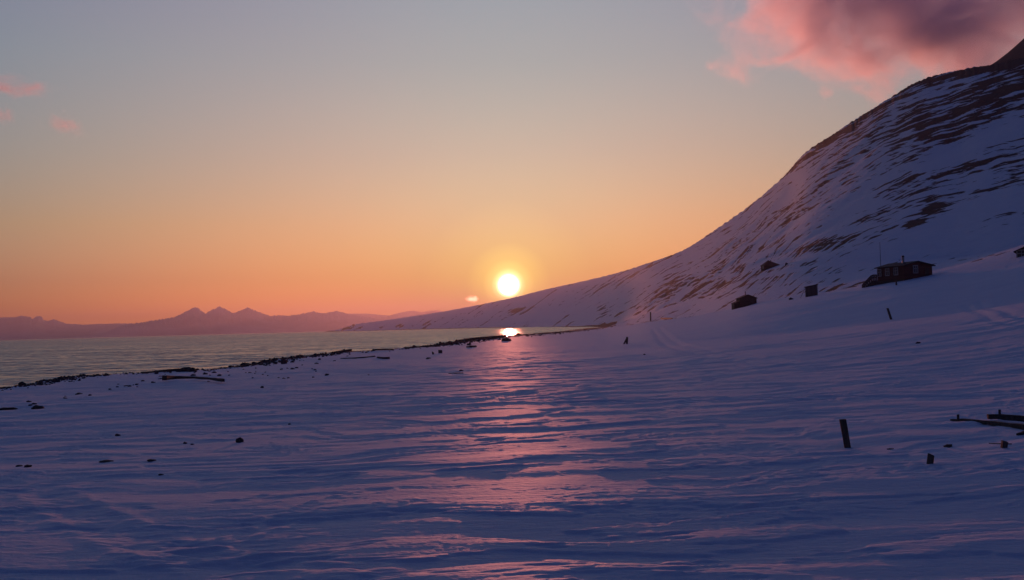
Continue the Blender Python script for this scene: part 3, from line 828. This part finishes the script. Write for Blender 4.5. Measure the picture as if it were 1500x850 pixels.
def knob(o, o0, q, h, w, name='peg'):
    bm = BM(); c = q - o0; bar(bm, c, c + Vector((0, 0, h)), w, w * .8, roll=.5); wear(bm, w * .12, 3 / w, 3, 2)
    return obj(name, bm, M_LOG, o)
o, P3, o0 = beam([(1393, 616.5, 2.6), (1410, 617, 4.2), (1440, 620, 4.6), (1470, 624, 5.5), (1500, 629, 8), (1560, 640, 9)], 'long weathered ship timber tapering to the left, half sunk in snow at right', seed=1)
knob(o, o0, P3[1][0] + Vector((-.07, 0, .03)), 6.5 * .0125, 2.6 * .0125)
o, P3, o0 = beam([(1447, 617, 6), (1465, 617.5, 7), (1500, 621, 7.5), (1570, 628, 8)], 'thick short timber lying on top behind the long tapering one', seed=2, lift=.05)
knob(o, o0, P3[1][0] + Vector((0, 0, .12)), 5.5 * .0125, 2.4 * .0125)
beam([(1490, 638, 3), (1503, 636, 6), (1530, 637, 6)], 'dark timber end at the right edge, under the two long timbers', seed=3)
post(1470.5, 656, 9, 6.5, 1.5, 'squat dark stump in the near snow under the long timbers', 'stump', 'stump', tip=1.0)
beam([(1449, 650, 1.2), (1468, 651, 1.6), (1482, 651, 1.4)], 'thin plank lying in the snow behind the squat stump', 'plank', 'plank', M_WOOD, seed=4)
beam([(1383, 655, 2.6), (1388, 655.5, 5.0), (1393, 654, 3.6)], 'small wedge of driftwood in the snow between post and timbers', 'driftwood_piece', seed=5)
beam([(1299, 658.5, 1.3), (1304, 658.5, 2.0), (1309, 658, 1.2)], 'tiny flat scrap of wood in the snow right of the thick post', 'driftwood_piece', seed=6)
o, P3, o0 = beam([(241, 559.5, 7.0), (256, 558, 4.6), (285, 557.5, 2.9), (308, 559.5, 3.0), (327, 562.5, 4.4)], 'long squared timber with deep ends, lying on the snow below the shore edge at left', seed=7, lift=.12)
beam([(208, 548.5, 2.0), (222, 547, 2.6), (245, 545, 3.2), (262, 543.5, 3.6)], 'thin driftwood trunk along the snowy shore edge left of the root stump', 'driftwood_log', round_=True, seed=8, lift=.05)
beam([(258, 545, 4.2), (270, 544.5, 7.5), (277, 544.5, 8), (283, 544.5, 7)], 'thick root stump at the shore edge behind the long squared timber', 'driftwood_log', round_=True, seed=9)
beam([(488, 518.5, 2), (500, 517, 2.6), (514, 515.5, 3.2)], 'straight dark beam tilted up to the right on the shore edge', seed=10, lift=.12)
beam([(499, 525.5, 1.2), (520, 525.5, 2.2), (538, 524, 1.8), (549, 522.8, 2.2)], 'long thin branch in the snow behind the tilted shore beam', 'driftwood_log', round_=True, seed=11)
beam([(546, 514.5, 2.2), (562, 513.8, 2.4), (576, 513.5, 2)], 'short flat beam at the shore edge right of the tilted beam', seed=12, lift=.08)
beam([(553, 524.5, 2.4), (562, 525.5, 2.8), (571, 525.5, 3.2)], 'knotty dark branch end beside the long thin branch', 'driftwood_log', round_=True, seed=13)
beam([(668, 501.5, 2), (690, 498.5, 3), (720, 496, 3.2), (741, 494.8, 4)], 'long brown log on the shore edge below the sun glint', 'driftwood_log', round_=True, seed=14, lift=.15)
beam([(684, 509, 2.2), (690, 509.2, 3.8), (697, 508.5, 3)], 'clump of brown driftwood below the long brown log', 'driftwood_piece', round_=True, seed=15)
beam([(735, 500, 4), (741, 500, 6.5), (747, 499.5, 4)], 'brown stump at the right end of the long brown log', 'driftwood_piece', round_=True, seed=16)
beam([(657, 547.3, 1), (668, 547.3, 2.0), (679, 547, 1.6)], 'lone thin branch lying in the pink snow left of the sun path', 'driftwood_log', round_=True, seed=17)
beam([(968, 467.5, 1.2), (974, 467.5, 2.6), (985, 467.2, 1.6)], 'dark timber lying right of the thin upright pole', seed=18)

# ------------------------------------------------------------------ stones
def stone_mesh(seed):
    from mathutils import noise
    bm = BM(); bmesh.ops.create_icosphere(bm, subdivisions=3, radius=1)
    for v in bm.verts:
        n = noise.noise(v.co * .9 + Vector((seed * 7.3, 0, seed))) * .55 + noise.noise(v.co * 2.3 + Vector((0, seed * 3.1, 0))) * .22
        v.co *= 1 + n
        v.co.z = max(v.co.z, -.5)
    me = bpy.data.meshes.new('stone'); bm.to_mesh(me); bm.free()
    for p in me.polygons: p.use_smooth = True
    me.materials.append(M_STONE); return me
SM = [stone_mesh(i) for i in range(6)]
def stone(u, v, wpx, hpx, label, group=None, name='stone', pos=None, cat='stone'):
    if pos is None: p, a, r = at(u, v)
    else: p = pos; a = math.atan2(p.x, p.y); r = math.hypot(p.x, p.y)
    S = r / FPX
    o = bpy.data.objects.new(name, random.choice(SM)); COL.objects.link(o)
    o.scale = (wpx * S / 2.1, wpx * S / 2.1 * random.uniform(.7, 1.1), hpx * S / 1.5)
    o.location = p + Vector((0, 0, hpx * S * .18)); o.rotation_euler = (random.uniform(-.15, .15), random.uniform(-.15, .15), random.uniform(-.5, .5))
    return tag(o, label, cat, group)
for u, v, w, h, lab in [
    (351, 648, 11, 7, 'largest dark stone standing out of the open snow at left'),
    (172, 638.5, 8, 3, 'low dark stone in open snow, farthest of the near scatter at left'),
    (271, 650, 6, 2.5, 'small stone just left of the largest snow stone'),
    (282, 651.5, 5, 1.8, 'tiny pebble touching the small stone beside the largest one'),
    (28, 683.5, 8, 2.8, 'left one of two stones side by side at the left border'),
    (41, 684.5, 10, 3.8, 'right one of two stones side by side at the left border'),
    (155, 676.8, 19, 2.2, 'long flat stone barely breaking the snow at left'),
    (222, 675.3, 11, 2.4, 'flat oval stone right of the long flat one'),
    (236, 696.3, 7, 2.4, 'small stone nearest to the photo bottom at left'),
    (384, 568.5, 5, 3.4, 'round dark stone right of the long squared timber'),
    (424, 622, 4, 1.8, 'tiny pebble alone in open snow left of the sun path'),
    (944, 520, 4, 2, 'tiny pebble in the snow under the leaning boards'),
    (1345, 503, 7, 2.4, 'tiny flat stone alone in the snow below the cottage side'),
    (416, 533, 9, 7, 'dark boulder with a pointed top on the shore edge'),
    (607, 509.5, 7, 4.4, 'rounded boulder on the shore edge above the timber stubs'),
    (1159, 439, 7, 3.2, 'small dark rock in the snow between shack and narrow shed'),
    (1152, 388, 4, 3.4, 'small rock just right of the rusty hut'),
    (541, 471.4, 3.6, 2.6, 'dark boulder on the ridge line of the far spit'),
    (518, 477.5, 4.5, 2.6, 'dark boulder at the outer tip of the far spit'),
    (820, 488.3, 3.6, 3.0, 'dark boulder at the water near the end of the bay'),
    (55, 599, 16, 5, 'large broad stone in a hollow of the snow at far left'),
    (10, 600.5, 24, 3.2, 'long dark flat stone at the left border near the shore'),
    ]:
    stone(u, v, w, h, lab)
# stones strewn along the edge of the terrace
rr_ = random.Random(11)
E_LAB = 'dark stone in the row along the snowy shore edge'
EU = [e[0] for e in EDGE]; EV = [e[1] for e in EDGE]
for i in range(165):
    u = rr_.uniform(-8, 780) if i % 3 else rr_.uniform(30, 470)
    v = float(np.interp(u, EU, EV)) + abs(rr_.gauss(0, 1)) * 1.6 + .8
    w = rr_.choice([2.2, 2.5, 3, 3, 3.5, 4, 4.5, 6]) * (1 if u < 470 else .75); h = w * rr_.uniform(.35, .62)
    stone(u, v, w, h, E_LAB, 'stones along the shore edge')
F_LAB = 'small stone in the scatter on the snow just inland of the shore edge'
for i in range(78):
    k = rr_.random()
    if k < .42: u, v = rr_.gauss(425, 45), rr_.gauss(538, 9)
    elif k < .62: u, v = rr_.gauss(330, 40), rr_.gauss(547, 5)
    elif k < .86:
        u = rr_.uniform(20, 250); v = 600 - .19 * u + rr_.gauss(0, 2.5)
    else: u, v = rr_.uniform(500, 780), rr_.uniform(520, 545)
    if v < np.interp(u, EU, EV) + 3: v = float(np.interp(u, EU, EV)) + 3 + rr_.random() * 8
    w = rr_.choice([2.5, 3, 4, 5, 7]); stone(u, v, w, max(1.1, w * rr_.uniform(.22, .42)), F_LAB, 'stones scattered on the snow')

# the pebble fringe where the snow ends: thousands of small stones, one mesh
def pebble_fringe():
    rg = np.random.RandomState(5); bm = BM(); bmesh.ops.create_icosphere(bm, subdivisions=1, radius=1)
    base = np.array([v.co[:] for v in bm.verts]); tri = np.array([[v.index for v in f.verts] for f in bm.faces]); bm.free()
    line = shore[4:21]; seg = np.diff(line, axis=0); ln = np.hypot(seg[:, 0], seg[:, 1])
    rm = np.hypot(*((line[:-1] + line[1:]) / 2).T); wgt = ln / np.maximum(rm, 40) ** 1.0; wgt /= wgt.sum()
    n = 4200; k = rg.choice(len(ln), n, p=wgt); t = rg.rand(n)
    nrm = np.stack([seg[k, 1], -seg[k, 0]], 1) / ln[k][:, None]
    dist = np.hypot(*(line[k] + seg[k] * t[:, None]).T)
    off = (rg.randn(n) * .9 + .1 + np.abs(rg.randn(n)) * .5) * np.clip(dist / 70, .6, 3)
    p = line[k] + seg[k] * t[:, None] + nrm * off[:, None]
    keep_ = fbm(p[:, 0] / np.clip(dist / 14, 2, 30), p[:, 1] / np.clip(dist / 14, 2, 30), 3, 161) > -.04
    p = p[keep_]; dist = dist[keep_]; n = len(p)
    az_, r_ = np.arctan2(p[:, 0], p[:, 1]), np.hypot(p[:, 0], p[:, 1]); z = terrain(az_, r_)
    sz = np.exp(rg.randn(n) * .45) * .055 * np.clip(dist / 60, .7, 2.2)
    V = base[None] * (1 + .35 * (rg.rand(n, len(base), 1) - .5)) * sz[:, None, None] * np.array([1, 1, .75]) * (1 + .5 * (rg.rand(n, 1, 3) - .5))
    V = V + np.stack([p[:, 0], p[:, 1], z + sz * .15], 1)[:, None]
    F = tri[None] + (np.arange(n) * len(base))[:, None, None]
    me = bpy.data.meshes.new('shore_pebbles'); me.from_pydata(V.reshape(-1, 3).tolist(), [], F.reshape(-1, 3).tolist()); me.materials.append(M_STONE)
    o = bpy.data.objects.new('shore_pebbles', me); COL.objects.link(o)
    tag(o, 'fringe of dark pebbles along the edge where the snow meets the sea', 'pebbles', None, 'stuff')
pebble_fringe()

# ------------------------------------------------------------------ clouds
CLOUD_K = 3.2
def cloud_material(name, dens, thr, freq, seed, lobes, g=.65):
    dens *= CLOUD_K
    mt = bpy.data.materials.new(name); mt.use_nodes = True; N = NT(mt.node_tree)
    mt.node_tree.nodes.remove(mt.node_tree.nodes['Principled BSDF'])
    tc = N.new('ShaderNodeTexCoord').outputs['Object']
    body = None
    for (cx, cz, ax, az_) in lobes:                       # soft lobes in the unit frame of the cloud
        d = N.vmath('MULTIPLY', N.vmath('SUBTRACT', tc, (cx, 0, cz)), (1 / ax, 1.0, 1 / az_))
        f = N.math('SUBTRACT', 1.0, N.vmath('LENGTH', d, out=1))
        body = f if body is None else N.math('MAXIMUM', body, f)
    q = N.vmath('ADD', tc, (seed, seed * .7, 0))
    n = N.noise(N.scale(q, (freq, freq, freq * .55)), 1.0, 8, .64, .6)
    f = N.math('ADD', N.math('MULTIPLY', body, 1.0), N.math('MULTIPLY', N.math('SUBTRACT', n, .5), 2.6))
    f = N.math('MULTIPLY', N.smooth(f, thr, thr + .55), dens)
    edge = N.smooth(N.vmath('LENGTH', tc, out=1), 1.0, .88)
    f = N.math('MULTIPLY', f, N.smooth(body, 0.0, .12))
    v = N.new('ShaderNodeVolumePrincipled'); v.inputs['Color'].default_value = (.86, .88, .97, 1); v.inputs['Anisotropy'].default_value = g
    N.put(v.inputs['Density'], f)
    N.l.new(v.outputs[0], mt.node_tree.nodes['Material Output'].inputs['Volume'])
    return mt
def cloud(u, v, dist, hw, hh, deep, tilt, label, dens, thr, freq, seed, lobes, g=.65):
    d = ray(u, v); d = d / math.hypot(d.x, d.y) * dist
    S = dist / FPX; a = math.atan2(d.x, d.y)
    bm = BM()
    bmesh.ops.create_icosphere(bm, subdivisions=3, radius=1.0)
    wear(bm, .06, 2.0, seed)
    for v_ in bm.verts: v_.co *= 1.1
    o = obj('cloud', bm, cloud_material('cloud_vapour', dens, thr, freq, seed, lobes, g))
    o.location = d + Vector((0, 0, CAM_Z)); o.scale = (hw * S, deep, hh * S)
    o.rotation_mode = 'YXZ'; o.rotation_euler = (0, R(tilt), -a)
    return tag(o, label, 'cloud')
cloud(1328, 2, 6500, 370, 195, 800, 12, 'large pink and purple cloud behind the mountain top at upper right', .0045, .42, 3.2, 3.3, [(0, 0, 1, 1)])
cloud(24, 126, 9000, 90, 24, 160, -2, 'flat pink cloud strip at the left border of the sky', .0022, .45, 2.4, 1.7, [(0, 0, 1, 1)])
cloud(97, 183, 9000, 46, 24, 130, 20, 'small slanting pink cloud scrap right below the flat strip', .0022, .45, 2.2, 5.2, [(0, 0, 1, 1)])
cloud(4, 168, 9000, 30, 22, 130, -10, 'faint pink cloud scrap on the left border under the flat strip', .0014, .45, 2.2, 8.2, [(0, 0, 1, 1)])
cloud(1212, 136, 6500, 30, 16, 160, 4, 'small faint pink scrap under the large cloud', .0008, .45, 2.2, 9.4, [(0, 0, 1, 1)])
cloud(692, 438, 22000, 11.5, 5.5, 150, 5, 'tiny bright cloud just left of the sun above the ridge', .0009, .05, 2.0, 2.6, [(0, 0, 1, 1)], .88)
